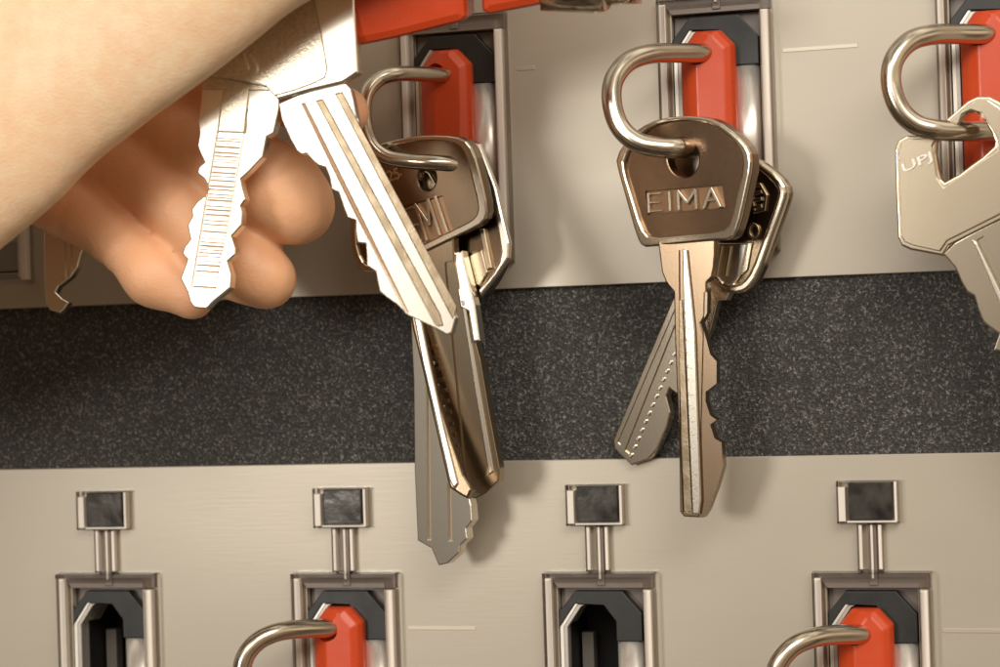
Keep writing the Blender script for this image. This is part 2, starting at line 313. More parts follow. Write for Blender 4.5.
def make_slot(label, group):
    t = thing('key_slot', label, 'key slot', (0, 0, 0), group)
    # clear frame with inward sloping faces
    bm = bmesh.new()
    def loop(x0, z0, x1, z1, y): return [bm.verts.new((x, y, z)) for x, z in ((x0, z0), (x1, z0), (x1, z1), (x0, z1))]
    L = [loop(0, -SH, SW, 0, -0.05), loop(0.1, -SH+.1, SW-.1, -.1, -2.3), loop(.5, -SH+.5, SW-.5, -.45, -2.6),
         loop(.8, -SH+.8, SW-1.5, -.6, -2.6), loop(2.0, -SH+2.0, SW-2.2, -2.4, 0.9), loop(1.2, -SH+1.2, SW-1.2, -1.2, -0.05)]
    # last loop is the underside seat on the panel; keep the lining thin
    L[5] = loop(1.93, -SH+1.93, SW-2.13, -2.33, 0.9); L.append(loop(1.93, -SH+1.93, SW-2.13, -2.33, -0.05))
    for A, B in zip(L, L[1:]+L[:1]):
        for k in range(4): bm.faces.new((A[k], A[(k+1) % 4], B[(k+1) % 4], B[k]))
    bmesh.ops.remove_doubles(bm, verts=bm.verts, dist=1e-5)
    bmesh.ops.recalc_face_normals(bm, faces=bm.faces)
    me = bpy.data.meshes.new('frame'); bm.to_mesh(me); bm.free(); link('clear_frame', me, M['clear'], t)
    # recess lining: smoked ends, sides painted pale so the clear frame looks lit
    bm = bmesh.new()
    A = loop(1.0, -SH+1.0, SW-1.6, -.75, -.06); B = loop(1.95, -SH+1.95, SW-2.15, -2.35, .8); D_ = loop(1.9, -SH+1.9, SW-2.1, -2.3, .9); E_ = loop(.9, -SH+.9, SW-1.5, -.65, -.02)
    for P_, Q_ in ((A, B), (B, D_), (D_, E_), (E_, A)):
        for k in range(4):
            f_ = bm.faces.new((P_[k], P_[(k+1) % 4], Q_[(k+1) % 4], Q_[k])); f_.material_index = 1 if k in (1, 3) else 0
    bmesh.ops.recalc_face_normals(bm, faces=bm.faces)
    me = bpy.data.meshes.new('rl'); bm.to_mesh(me); bm.free(); me.materials.append(M['smoke']); me.materials.append(M['edge_glint']); link('recess_lining', me, M['smoke'], t)
    link('glint_strip', prism_xz(rect(.3, -SH+.6, 1.25, -.9), .05, 1.6, .2), M['edge_glint'], t)
    link('glint_strip', prism_xz(rect(SW-1.75, -SH+.6, SW-.55, -2.6), .05, 1.7, .3), M['edge_glint'], t)
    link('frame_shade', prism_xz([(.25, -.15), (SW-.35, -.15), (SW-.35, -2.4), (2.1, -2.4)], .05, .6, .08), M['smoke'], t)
    link('sleeve_rim', prism_xz([(2.2, -34), (2.2, -8.3), (4.6, -4.9), (6.0, -4.9), (5.3, -5.3), (3.2, -8.3), (3.2, -34)], -1.2, -.1, .1), M['steel'], t)
    # charcoal arch above the opening and its twin at the foot
    x0, x1 = 2.05, SW-2.25
    arch = [(x0, -8.6), (x0, -6.0), (4.6, -2.9), (x1-2.9, -2.9), (x1, -6.2), (x1, -10.3), (10.7, -10.3), (10.7, -7.4), (8.9, -5.0), (5.0, -4.8), (4.5, -4.8), (2.1, -8.2)]
    link('arch_cap', prism_xz(arch, -1.4, .35, .12), M['cap'], t)
    foot = [(x0, -SH+2.1), (x1, -SH+2.1), (x1, -SH+6.5), (10.9, -SH+6.5), (8.9, -SH+5.0), (5.0, -SH+5.0), (3.0, -SH+8.0), (x0, -SH+8.0)]
    link('foot_cap', prism_xz(foot, -1.4, .3, .12), M['grey'], t)
    link('recess_plate', prism_xz([rect(x0-.05, -SH+2.05, x1+.05, -2.45), [(2.6, -SH+5.5), (10.9, -SH+5.5), (10.9, -7.2), (9.0, -4.8), (4.9, -4.8), (2.6, -8.2)]], -3.4, -1.6), M['smoke'], t)
    # octagonal sleeve lining, seen along its left wall
    A = [(2.6, -SH+7.8), (2.6, -8.2), (4.9, -4.8)]; bm = bmesh.new()
    o_ = [bm.verts.new((x, -0.1, z)) for x, z in A]+[]
    i_ = [bm.verts.new((x+.25, 7.5, z-.1)) for x, z in A]
    ob = [bm.verts.new((x-.5, 7.5, z+.4)) for x, z in A]; of = [bm.verts.new((x-.5, -0.1, z+.4)) for x, z in A]
    for a, b_ in ((o_, i_), (i_, ob), (ob, of), (of, o_)):
        for k in range(2): bm.faces.new((a[k], a[k+1], b_[k+1], b_[k]))
    bm.faces.new((o_[0], i_[0], ob[0], of[0])); bm.faces.new((o_[2], i_[2], ob[2], of[2]))
    bmesh.ops.recalc_face_normals(bm, faces=bm.faces)
    me = bpy.data.meshes.new('lin'); bm.to_mesh(me); bm.free(); link('sleeve_lining', me, M['silver'], t)
    link('socket_step', prism_xz(rect(3.2, -SH+7, 5.0, -10.2), -11, -8.6, .1), M['grey'], t)
    link('socket', prism_xz([rect(x0+.3, -SH+2.4, x1-.3, -2.8), rect(x0+.8, -SH+3, x1-.8, -3.3)], -13.5, -3.6), M['dark'], t)
    # rounded silver bar beside the opening
    bm = bmesh.new(); N = 14; prof = []
    for k in range(N+1):
        a = math.pi*k/N; prof.append((12.62-2.0*math.cos(a), 0.9-1.15*math.sin(a)))
    ra = [bm.verts.new((x, y, -10.42)) for x, y in prof]; rb = [bm.verts.new((x, y, -SH+6.6)) for x, y in prof]
    for k in range(N): bm.faces.new((ra[k], ra[k+1], rb[k+1], rb[k]))
    bm.faces.new(ra); bm.faces.new(rb[::-1]); bm.faces.new((ra[0], rb[0], rb[-1], ra[-1]))
    bmesh.ops.recalc_face_normals(bm, faces=bm.faces)
    me = bpy.data.meshes.new('bar'); bm.to_mesh(me); bm.free(); link('sleeve_bar', me, M['silver'], t, True)
    # indicator: clear window, dark lamp chip, light pipe down to the frame
    link('indicator_window', prism_xz(rect(3.9, 6.9, 12.7, 13.0), .05, 2.2, .5), M['clear'], t)
    ch = link('indicator_lamp', prism_xz(rect(5.6, 7.45, 11.7, 12.75), .06, 1.6, .15), M['chip'], t)
    for q_ in (rect(4.15, 7.2, 5.15, 12.1), rect(5.3, 7.0, 12.3, 7.3), rect(12.05, 7.1, 12.45, 12.8)):
        link('window_glint', prism_xz(q_, .05, 1.7, .12), M['edge_glint'], t)
    link('light_pipe', prism_xz(rect(6.6, .1, 10.3, 6.85), .05, 1.7, .5), M['clear'], t)
    link('pipe_core', prism_xz(rect(8.1, -2.0, 9.3, 6.7), .04, .9, .1), M['smoke'], t)
    link('pipe_highlight', prism_xz(rect(8.5, -1.0, 8.85, 6.7), .5, 1.2, .08), M['edge_glint'], t)
    for a_ in (6.85, 9.6): link('pipe_glint', prism_xz(rect(a_, .3, a_+.5, 6.7), .05, 1.4, .15), M['edge_glint'], t)
    return t
LAB_UP = ['key slot cut by the left edge above the strip, only its grey foot showing', 'key slot hidden behind the hand, in the row above the strip',
          'clear framed key slot directly behind the bunch of keys next to the hand', 'clear framed key slot above the strip behind the keys lettered EIMA',
          'key slot at the right edge behind the large pale key']
LAB_LO = ['empty black key slot nearest the bottom left corner', 'key slot holding a red plug below the hand, left of the hanging keys',
          'empty black key slot below the keys lettered EIMA', 'key slot holding a red plug near the bottom right corner']
slot0 = make_slot(LAB_UP[0], 'clear framed key slots in two rows')
def dup(root, loc, label):
    r = root.copy(); C.objects.link(r); r.location = loc; r['label'] = label
    def rec(a, b_):
        for ch in list(a.children):
            c = ch.copy(); C.objects.link(c); c.parent = b_; rec(ch, c)
    rec(root, r); return r
spots = [(x, TOP_Z, l) for x, l in zip(UP, LAB_UP)]+[(x, BOT_Z, l) for x, l in zip(LO, LAB_LO)]
for i, (x, z, l) in enumerate(spots):
    if i: dup(slot0, (x, 0, z), l)
slot0.location = (UP[0], 0, TOP_Z)
# thin paler raised strips on each face
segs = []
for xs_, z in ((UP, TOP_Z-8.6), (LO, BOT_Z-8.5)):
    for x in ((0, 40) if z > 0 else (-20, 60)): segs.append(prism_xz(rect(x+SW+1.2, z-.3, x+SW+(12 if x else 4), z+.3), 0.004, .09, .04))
struct(link('pale_strip', join_me(segs), M['pale_thin']), 'thin paler strips on the metal face')

# ------------------------------------------------------------------ red plugs with their wire rings
def make_plug(label):
    t = thing('key_plug', label, 'key plug', (0, 0, 0), 'red key plugs with wire rings seated in slots')
    # vertical profile octagonal, front faces broadly chamfered
    def outline(dx0, dx1, dz):
        a, b_ = 3.4+dx0, 11.4-dx1
        return [(a, -32), (a, -8.0-dz), (a+2.2, -5.2-dz), (b_-2.0, -5.2-dz), (b_, -7.4-dz), (b_, -32)]
    bm = bmesh.new(); loops = []
    for y, dx0, dx1, dz in ((9, .4, .4, .3), (-1.6, .0, .0, 0), (-2.6, 1.2, .5, .25), (-3.3, 2.5, 1.35, .75)):
        loops.append([bm.verts.new((x, y, z)) for x, z in outline(dx0, dx1, dz)])
    for A, B in zip(loops, loops[1:]):
        for k in range(6): bm.faces.new((A[k], A[(k+1) % 6], B[(k+1) % 6], B[k]))
    bm.faces.new(loops[0]); bm.faces.new(loops[-1]); bmesh.ops.recalc_face_normals(bm, faces=bm.faces)
    bmesh.ops.bevel(bm, geom=[e for e in bm.edges if e.calc_length() > .1], offset=.22, segments=2, affect='EDGES', profile=.5)
    me = bpy.data.meshes.new('plug'); bm.to_mesh(me); bm.free()
    hole = tube([Vector((7.4, -1.6, -8.8)), Vector((2, -7, -8.8))], 1.75)
    me = boolcut(me, [hole]); link('plug_body', me, M['red'], t, False)
    return t
def make_ring(t, base, pix, rad=1.42):
    """wire loop: pix is list of (px,py,out)"""
    path = catmull([pt(*p) for p in pix], 10)
    me = tube(path, rad); return link('wire_ring', me, M['wire'], t, True)
plug0 = make_plug('red plug behind the keys lettered EIMA, with a steel wire ring')
plug0.location = (40, 0, 84)
RMID = [(709, 52, 1.5), (700, 53, 3.5), (675, 53, 7.5), (650, 54, 11.5), (628, 62, 14.5), (614, 80, 16.5), (612, 103, 17.8), (620, 127, 18.2), (637, 142, 18.2), (660, 147.5, 17.7), (678, 148, 16.4), (690, 148, 13.2), (702, 148, 9), (716, 148, 4.0)]
bpy.context.view_layer.update()
make_ring(plug0, None, RMID)
def plug_copy(x, z, label, pix, rad=1.42):
    r = plug0.copy(); C.objects.link(r); r.location = (x, 0, z); r['label'] = label
    for ch in plug0.children:
        if ch.name.startswith('plug_body'): c = ch.copy(); C.objects.link(c); c.parent = r
    make_ring(r, None, pix, rad); return r
def shifted(pix, dx, dy, sc=1.0, cx=705, cy=53): return [(cx+dx+(a-cx)*sc, cy+dy+(b_-cy)*sc, o) for a, b_, o in pix]
plug_copy(0, 84, 'red plug directly behind the bunch of keys next to the hand',
          [(452, 75, 1.5), (440, 75, 4), (418, 74, 8), (396, 74, 12), (378, 80, 14), (366, 95, 15.5), (364, 118, 16), (370, 142, 16), (385, 156, 15.6), (408, 161, 15.2), (440, 163, 14.8), (466, 166, 12.2), (474, 168, 8)], 1.12)
plug_copy(80, 84, 'red plug at the right edge behind the large pale key',
          [(992, 34, 1.5), (982, 34, 3.5), (955, 34, 7), (930, 35, 11), (909, 42, 13.5), (894, 60, 15), (891, 84, 15.4), (899, 108, 15.4), (915, 124, 15), (938, 130, 14), (968, 131, 11), (990, 131, 7.5), (1012, 131, 3)])
plug_copy(-20, 0, 'red plug below the hand, left of the hanging key tips',
          [(337, 628, 1.5), (326, 628.5, 3.5), (302, 629, 7), (278, 632, 10), (257, 642, 12), (244, 660, 13), (242, 685, 13.2), (250, 706, 13), (268, 718, 12), (300, 721, 9), (335, 721, 2)])
plug_copy(60, 0, 'red plug near the bottom right corner, wire ring at its left',
          [(868, 634, 1.5), (858, 634.5, 3.5), (834, 635, 7), (812, 638, 10), (791, 648, 12), (777, 667, 13), (775, 690, 13.2), (783, 710, 13), (800, 722, 12), (832, 725, 9), (868, 725, 2)])

# ------------------------------------------------------------------ keys
GK = 'keys hanging on the wire rings'
def seq(*a): return list(a)
def lines_cut(pl, quads, depth, tface, extra=0.6):
    return [slab(pl, [q_], depth+extra, z=tface+extra/2-depth/2, bev=.02, res=0) for q_ in quads]

# --- the lettered key in front (middle bunch)
pl = Plane(688, 150, 13.0, yaw=-17, pitch=-3)
k1 = thing('door_key', 'brown tinted nickel key lettered EIMA, in front of its bunch', 'key', pl.o, GK)
bow = chaikin([(700, 116), (722, 120), (742, 135), (755, 150), (757, 166), (751, 195), (744, 226), (737, 240), (720, 240), (690, 243), (660, 246), (648, 247), (642, 236), (632, 200), (624, 172), (621, 157), (636, 135), (655, 122), (676, 117)], 1)
inner = chaikin([(700, 121), (720, 125), (738, 139), (747, 152), (749, 166), (743, 194), (736, 224), (728, 231), (690, 235), (656, 238), (648, 228), (639, 198), (631, 172), (630, 159), (642, 140), (658, 127), (677, 122)], 1)
hole = circ(687, 158, 15, 19, rotd=-8)
base = slab(pl, [bow, hole], 2.3, bev=.3)
base = boolcut(base, [slab(pl, [[(649, 191), (726, 185), (729, 208), (652, 215)]], 1.2, z=1.15, bev=.03, res=0)])
b1 = link('bow', base, M['grain'], k1)
rim = slab(pl, [bow, inner], .9, z=1.35, bev=.32, res=3); link('rim', rim, M['nickel'], b1, False)
link('letter_plate', slab(pl, [[(650, 191.5), (725.5, 185.5), (728.5, 207.5), (652.5, 214.5)]], .3, z=.56, bev=.03), M['dark_brown'], b1)
link('lettering', strokes_me(pl, 'EIMA', (653.5, 212), (725, 206.5), (652.5, 193.5), 1.0, .7, .42), M['bright'], b1)  # brighter metal and thin level bars imitate light catching the upright strokes
pl = Plane(690, 250, 12.6, yaw=-10, pitch=-3)
blade = [(660, 240), (717.6, 238), (717, 258), (716, 268), (714, 277), (709, 282), (708.5, 313), (703, 323), (708, 340), (711.6, 354), (718, 361), (718, 383), (707, 391.6), (707, 401), (711.6, 415), (718, 419.5), (711.6, 424), (716, 438), (723, 442), (724.5, 466), (718, 488), (710, 509), (705, 517), (686, 516), (682, 511), (681, 440), (677, 340), (676, 292), (668, 282), (664, 272)]
me = slab(pl, [blade], 2.0, z=-.1, bev=.22)
cut = lines_cut(pl, [[(681, 250), (686, 250), (697, 512), (685, 512), (682, 440)]], .35, .9)
cut += lines_cut(pl, [[(706, 292), (722, 292), (740, 530), (700, 530)]], .28, .9)
me = boolcut(me, cut); link('blade', me, M['tan'], k1)
link('groove', slab(pl, [[(679, 300), (684, 300), (694, 511), (686, 511)]], .3, z=.62, bev=.05), M['groove_shade'], k1)
plr = Plane(692, 250, 13.75, yaw=-10, pitch=-3)
rib = slab(plr, [[(683, 249), (688, 250), (696, 330), (702, 500), (700, 514), (693, 514), (688, 400), (684, 300)]], .7, z=0, bev=.2)
dim = []
for k in range(16):
    f_ = k/15; dim.append(slab(plr, [circ(688.5+8.5*f_, 300+200*f_, 3.4, 1.9, 12)], .5, z=.4, bev=.05, res=0))
me = boolcut(rib, dim); link('rib', me, M['bright'], k1)

# --- leaning key behind it
pl = Plane(748, 170, 6.6, yaw=-12, pitch=-2)
k2 = thing('door_key', 'leaning key behind the lettered one, head to the right and blade down to the left', 'key', pl.o, GK)
bow = chaikin([(762, 160), (784, 176), (792, 190), (790, 202), (776, 240), (763, 276), (752, 291), (738, 294), (722, 290), (690, 250), (664, 210), (664, 150), (700, 138), (740, 150)], 1)
inner = chaikin([(760, 168), (776, 181), (783, 191), (781, 201), (768, 237), (756, 270), (747, 282), (737, 285), (726, 281), (706, 247), (702, 203), (719, 172), (741, 162)], 1)
base = slab(pl, [bow, circ(712, 172, 6, 6)], 2.0, bev=.25); b2 = link('bow', base, M['umber'], k2)
link('rim', slab(pl, [bow, inner], 2.6, z=.7, bev=.45, res=3), M['nickel'], b2)
orn = [slab(pl, [[(752, 186), (764, 183), (771, 195), (769, 211), (757, 214)], [(755, 189), (763, 187), (768, 196), (766, 207), (759, 210)]], .6, z=1.2, bev=.12)]
for y in (192, 199, 206): orn.append(slab(pl, [[(756, y), (765, y-2), (766, y+1.5), (757, y+3.5)]], .6, z=1.2, bev=.12))
orn.append(slab(pl, [circ(757, 231, 6, 8), circ(757, 231, 3.2, 5)], .6, z=1.2, bev=.12))
orn.append(slab(pl, [[(742, 243), (756, 242), (751, 270), (744, 276)]], .5, z=1.15, bev=.12))
link('ornament', join_me(orn), M['brass'], b2)
sh = [(718, 243), (752, 243), (748, 262), (744, 276), (738, 285), (730, 300), (722, 300), (716, 290), (713, 282)]
link('shank', slab(pl, [sh], 2.2, z=.6, bev=.25), M['bright'], k2)
for q_ in ([(723, 246), (728, 246), (723, 276), (718, 276)], [(733, 246), (737, 246), (732, 276), (728, 276)]): link('shank_rib', slab(pl, [q_], .7, z=1.8, bev=.2), M['brass'], k2)
blade = [(700, 262), (722, 290), (712, 330), (700, 352), (690, 372), (680, 395), (671, 388), (668, 396), (672, 412), (668, 428), (658, 450), (650, 459), (633, 465), (616, 448), (615, 440), (674, 300)]
me = slab(pl, [blade], 1.9, z=-.3, bev=.2)
me = boolcut(me, lines_cut(pl, [[(690, 290), (695, 293), (631, 454), (626, 450)]], .4, .65)+lines_cut(pl, [[(680, 300), (683, 301), (622, 445), (619, 442)]], .3, .65))
link('blade', me, M['nickel'], k2)
dm = [slab(pl, [circ(694-61*k/17, 312+143*k/17, 2.6, 1.9, 10, -60)], .5, z=.75, bev=.12) for k in range(18)]
link('dimple_row', join_me(dm), M['bright'], k2)

# --- large pale key at the right
pl = Plane(975, 140, 12.2, yaw=-3, pitch=-1)
k6 = thing('door_key', 'large pale flat key with a five sided hole, at the right edge', 'key', pl.o, GK)
bow = [(1062, 120), (1030, 116), (1012, 110), (1000, 102), (990, 97), (978, 97), (968, 102), (945, 122), (925, 135), (908, 136), (899, 141), (896, 150), (897, 190), (899, 238), (903, 246), (912, 250), (944, 256), (950, 246), (970, 236), (1010, 216), (1062, 205)]
hole = chaikin([(936, 146), (944, 132), (960, 127), (965, 117), (973, 112), (983, 116), (996, 140), (995, 149), (947, 184), (941, 178)], 1)
base = slab(pl, [bow, hole], 2.2, bev=.3, res=3); b6 = link('bow', base, M['brass'], k6)
ins = [(1062, 125), (1030, 121), (1010, 115), (998, 107), (989, 101), (979, 101), (970, 106), (947, 126), (927, 139), (909, 140), (903, 144), (900, 152), (901, 190), (903, 236), (906, 242), (914, 245.5), (941, 251.5), (948, 241), (968, 231), (1008, 211), (1062, 200)]
hr = [(933, 147), (942, 129), (960, 124), (963, 115), (972, 110.5), (983, 114), (999, 139), (999, 151), (945, 188), (938, 178)]
link('face_plate', slab(pl, [ins, hr], .5, z=1.25, bev=.12), M['brass'], b6)
link('lettering', text_me(pl, 'UPJ', (906, 176), (935, 163), (903, 165), 1.5, .22), M['bright'], b6)
blade = [(944, 254), (955, 243), (975, 232), (1010, 214), (1062, 300), (1062, 470), (1030, 420), (1004, 352), (994, 350), (998, 338), (1000, 334), (990, 327), (984, 322), (979, 310), (975, 296), (968, 292), (962, 282), (956, 268)]
me = slab(pl, [blade], 2.0, z=-.1, bev=.22)
me = boolcut(me, lines_cut(pl, [[(977, 240), (984, 236), (1030, 330), (1030, 365)]], .5, .9))
link('blade', me, M['nickel'], k6)
link('rib', slab(pl, [[(973, 240), (978, 243), (1030, 350), (1030, 372)]], .5, z=.95, bev=.2), M['bright'], k6)

# --- left bunch: front key, turned, blade down to the right
pl = Plane(430, 165, 12.8, yaw=-8, pitch=-5)
k4 = thing('door_key', 'dark tilted key whose lettered head shows right of the held blade', 'key', pl.o, GK)
bow = chaikin([(395, 141), (418, 136), (445, 135), (468, 138), (478, 150), (486, 180), (492, 208), (489, 222), (470, 232), (440, 246), (408, 262), (388, 270), (371, 272), (360, 266), (354, 240), (357, 200), (366, 160), (378, 146)], 1)
inner = chaikin([(397, 146), (419, 141), (444, 140), (462, 143), (470, 154), (477, 182), (483, 206), (480, 217), (466, 225), (437, 239), (405, 255), (386, 263), (373, 266), (366, 260), (360, 240), (363, 201), (371, 163), (382, 150)], 1)
base = slab(pl, [bow, circ(430, 178, 9, 12)], 2.2, bev=.28)
base = boolcut(base, [slab(pl, [[(400, 208), (446, 195), (457, 233), (412, 250)]], 1.2, z=1.1, bev=.03, res=0)])
b4 = link('bow', base, M['umber'], k4)
link('letter_plate', slab(pl, [[(401, 208.5), (445.5, 196), (456, 232.5), (412.5, 249)]], .3, z=.5, bev=.03), M['dark_brown'], b4)
link('rim', slab(pl, [bow, inner], .7, z=1.25, bev=.25, res=2), M['nickel'], b4)
link('lettering', strokes_me(pl, 'EMI', (416, 245), (457, 229), (404, 210), .8, .75, .5), M['nickel'], b4)
link('small_mark', text_me(pl, '25', (393, 182), (405, 178), (390, 171), 1.0, .4), M['nickel'], b4)
blade = [(420, 246), (456, 236), (457, 262), (466, 300), (475, 330), (483, 360), (493, 420), (502, 468), (501, 480), (489, 492), (478, 498), (470, 496), (462, 486), (458, 470), (463, 466), (455, 452), (458, 446), (450, 432), (452, 426), (444, 412), (447, 404), (438, 392), (441, 384), (433, 370), (437, 362), (428, 346), (424, 300)]
me = slab(pl, [blade], 2.0, z=-.1, bev=.2)
me = boolcut(me, lines_cut(pl, [[(447, 262), (455, 260), (490, 470), (478, 492), (468, 486)]], .45, .9))
link('blade', me, M['bronze'], k4)
link('cut_marks', join_me([slab(pl, [[(432+25*k/11, 345+11*k), (440+25*k/11, 343+11*k), (441+25*k/11, 347+11*k), (434+25*k/11, 350+11*k)]], .3, z=.85, bev=.05) for k in range(12)]), M['dark_brown'], k4)
link('rib', slab(pl, [[(464, 300), (468, 300), (497, 470), (492, 474)]], .4, z=1.0, bev=.17), M['bright'], k4)

# --- left bunch: bright edged key between
pl = Plane(470, 165, 8.8, yaw=-12, pitch=0)
k5 = thing('door_key', 'key with a broad bright edge, standing out right of the tilted dark one', 'key', pl.o, GK)
bow = chaikin([(452, 138), (472, 139), (482, 150), (497, 195), (511, 243), (510, 258), (498, 282), (486, 296), (470, 296), (440, 280), (425, 220), (425, 160), (436, 144)], 1)
hole5 = [(482, 235), (494, 222), (503, 250), (494, 270), (486, 276)]
base = slab(pl, [bow], 2.0, bev=.25); b5 = link('bow', base, M['umber'], k5)
link('ornament', join_me([slab(pl, [[(484, 230), (489, 229), (497, 268), (492, 270)]], .7, z=1.2, bev=.15), slab(pl, [[(474, 256), (486, 250), (492, 272), (484, 286), (477, 284)]], .5, z=1.15, bev=.15)]), M['brass'], b5)
pl5 = Plane(495, 215, 10.6, yaw=-9, pitch=2)
link('rim', slab(pl5, [[(470, 142), (481, 144), (498, 188), (511, 243), (510, 258), (498, 276), (482, 296), (480, 290), (490, 280), (500, 262), (502, 252), (497, 218), (490, 211), (482, 211), (476, 176)]], 1.3, z=0, bev=.4, res=3), M['bright'], b5)
pl5 = Plane(467, 280, 11.6, yaw=-8, pitch=2)
link('shank', slab(pl5, [[(454, 254), (465, 251), (478, 305), (483, 341), (476, 343), (471, 312), (463, 308)]], 2.2, z=0, bev=.3), M['bright'], k5)
blade = [(412, 300), (452, 296), (462, 330), (463, 400), (466, 470), (474, 505), (475, 520), (469, 528), (470, 538), (463, 545), (462, 552), (450, 563), (441, 565), (434, 548), (420, 540), (417, 470), (416, 380)]
me = slab(pl, [blade], 2.0, z=-.2, bev=.2)
me = boolcut(me, lines_cut(pl, [[(428, 320), (431, 320), (434, 540), (430, 540)], [(447, 330), (450, 330), (455, 541), (451, 541)]], .6, .8))
link('blade', me, M['bright'], k5)

# --- left bunch: narrow bright key blade behind the tilted one
pl = Plane(430, 330, 11.9, yaw=2, pitch=6)
k8 = thing('door_key', 'narrow bright key blade lying along the left side of the tilted key', 'key', pl.o, GK)
blade = [(404, 268), (416, 264), (429, 345), (441, 400), (454, 442), (466, 476), (474, 490), (470, 499), (462, 495), (452, 488), (449, 478), (438, 430), (425, 372), (415, 330)]
link('blade', slab(pl, [blade], 2.0, z=.3, bev=.35), M['umber'], k8)
link('edge_rib', slab(pl, [[(413, 300), (420, 300), (433, 364), (447, 428), (461, 484), (457, 490), (452, 480), (438, 418), (425, 362)]], .8, z=1.3, bev=.3), M['bright'], k8)
bw = chaikin([(390, 170), (425, 165), (445, 200), (440, 250), (418, 272), (398, 262), (384, 210)], 1)
link('bow', slab(pl, [bw, circ(412, 205, 5)], 1.6, z=-.1, bev=.2), M['nickel'], k8)

# --- pale key tip left of the hand
pl = Plane(65, 240, 9, yaw=9, pitch=4)
k7 = thing('door_key', 'pale key hanging at far left, only its jagged tip below the hand', 'key', pl.o, GK)
pl = Plane(65, 240, 14, yaw=9, pitch=4)
blade = [(46, 200), (92, 200), (90, 240), (83, 256), (80, 268), (73, 278), (61, 287), (58, 293), (64, 299), (71, 303), (67, 309), (62, 314), (52, 311), (48, 304), (46, 280)]
me = slab(pl, [blade], 2.0, bev=.25)
me = boolcut(me, lines_cut(pl, [[(66, 190), (68, 190), (69, 278), (67, 280)], [(72, 190), (74.5, 190), (75.5, 272), (73, 274)]], .5, 1.0))
link('blade', me, M['bright'], k7)
link('bow', slab(pl, [chaikin([(20, 100), (80, 90), (110, 130), (100, 190), (70, 205), (34, 200), (10, 150)], 2), circ(60, 120, 9)], 2.2, bev=.3), M['nickel'], k7)

# ------------------------------------------------------------------ keys held in the hand
GH = 'keys pinched in the hand'
pl = Plane(300, 80, 43.5, yaw=5, pitch=1)
h2 = thing('door_key', 'bright key in the hand with its long blade slanting down to the right', 'key', pl.o, GH)
bow = [(196, 40), (202, 76), (240, 82), (268, 88), (279, 100), (312, 92), (345, 84), (361, 74), (357, 0), (354, -60), (230, -70)]
base = slab(pl, [bow], 2.0, bev=.25); bh = link('bow', base, M['speckle'], h2)
link('rim', slab(pl, [[(312, -60), (354, -60), (357, 0), (361, 74), (346, 84), (312, 92), (281, 101), (277, 96), (296, 91), (318, 83), (327, 78), (329, 70), (324, 40), (316, 0)]], .8, z=1.2, bev=.28, res=2), M['bright'], bh)
link('lettering', text_me(pl, '1)', (250, 76), (262, 78), (246, 54), .95, .35), M['bright'], bh)
blade = [(280, 104), (300, 95), (345, 82), (352, 90), (355, 102), (359, 124), (357, 130), (372, 156), (400, 209), (430, 265), (457, 318), (453, 333), (448, 335), (439, 330), (414, 318), (409, 316), (398, 305), (388, 298), (381, 292), (379, 283), (377, 272), (368, 266), (368, 256), (367, 244), (359, 243), (357, 232), (357, 221), (349, 218), (345, 208), (340, 193), (333, 190), (331, 178), (327, 168), (320, 166), (314, 161), (308, 154), (303, 155), (298, 151), (291, 138), (283, 120)]
me = slab(pl, [blade], 2.0, z=-.3, bev=.18)
me = boolcut(me, lines_cut(pl, [[(302.5, 104), (306.5, 103), (361, 212), (411, 314), (407, 314), (355, 212)],
                                [(317, 101), (324.5, 99.5), (441.5, 314), (445, 327), (437, 327)],
                                [(336, 94), (344, 92.5), (458.5, 307), (454, 320)]], .75, .7))
link('blade', me, M['bright'], h2)
link('groove', slab(pl, [[(303, 105), (306, 104), (360, 212), (410, 312), (408, 312), (356, 212)]], .3, z=.4, bev=.03), M['dark_brown'], h2)
link('groove', slab(pl, [[(318, 102), (323.5, 100.5), (440.5, 314), (444, 325), (438, 326)]], .4, z=.45, bev=.05), M['groove_shade'], h2)
link('groove', slab(pl, [[(337, 95), (343, 93.5), (457.5, 307), (454.5, 319)]], .4, z=.45, bev=.05), M['groove_shade'], h2)
# short double sided key
pl = Plane(240, 150, 43.0, yaw=6, pitch=2)
h1 = thing('cylinder_key', 'short double sided key held in the hand, ribs across its stem', 'key', pl.o, GH)
blade = [(206, 76), (278, 80), (283, 92), (281, 112), (276, 134), (269, 138), (265, 158), (252, 172), (243, 180), (245, 190), (248, 200), (243, 207), (245, 214), (244, 226), (234, 237), (238, 249), (238, 255), (230, 262), (234, 276), (233, 288), (222, 297), (217, 301), (209, 309), (197, 308), (193, 303), (190, 292), (183, 279), (188, 266), (190, 260), (185, 254), (187, 248), (193, 240), (190, 226), (195, 217), (194, 210), (200, 202), (208, 196), (212, 190), (207, 180), (200, 174), (201, 168), (207, 163), (203, 155), (200, 147), (202, 134), (200, 122), (203, 106)]
me = slab(pl, [blade], 2.2, bev=.2)
cuts = lines_cut(pl, [[(226, 92), (249, 92), (250, 140), (218, 291), (193, 288)]], .3, 1.1)
cuts += lines_cut(pl, [[(226, 92), (227.6, 92), (194, 290), (192.4, 290)], [(249.5, 110), (251, 110), (219, 292), (217.4, 292)]], .75, 1.1)
me = boolcut(me, cuts)
hb = link('blade', me, M['bright'], h1)
rb = []
y = 139
while y < 288:
    f_ = (y-92)/198; x0 = 226-33*f_+1.5; x1 = 250-32*(y-110)/182-1.5; th = random.uniform(.7, 2.3)
    rb.append(slab(pl, [[(x0+.6, y-th/2), (x1+.5, y-th/2+1.5), (x1, y+th/2+1.5), (x0, y+th/2)]], .16, z=.88, bev=.04, res=1)); y += th+random.uniform(1.0, 4.2)
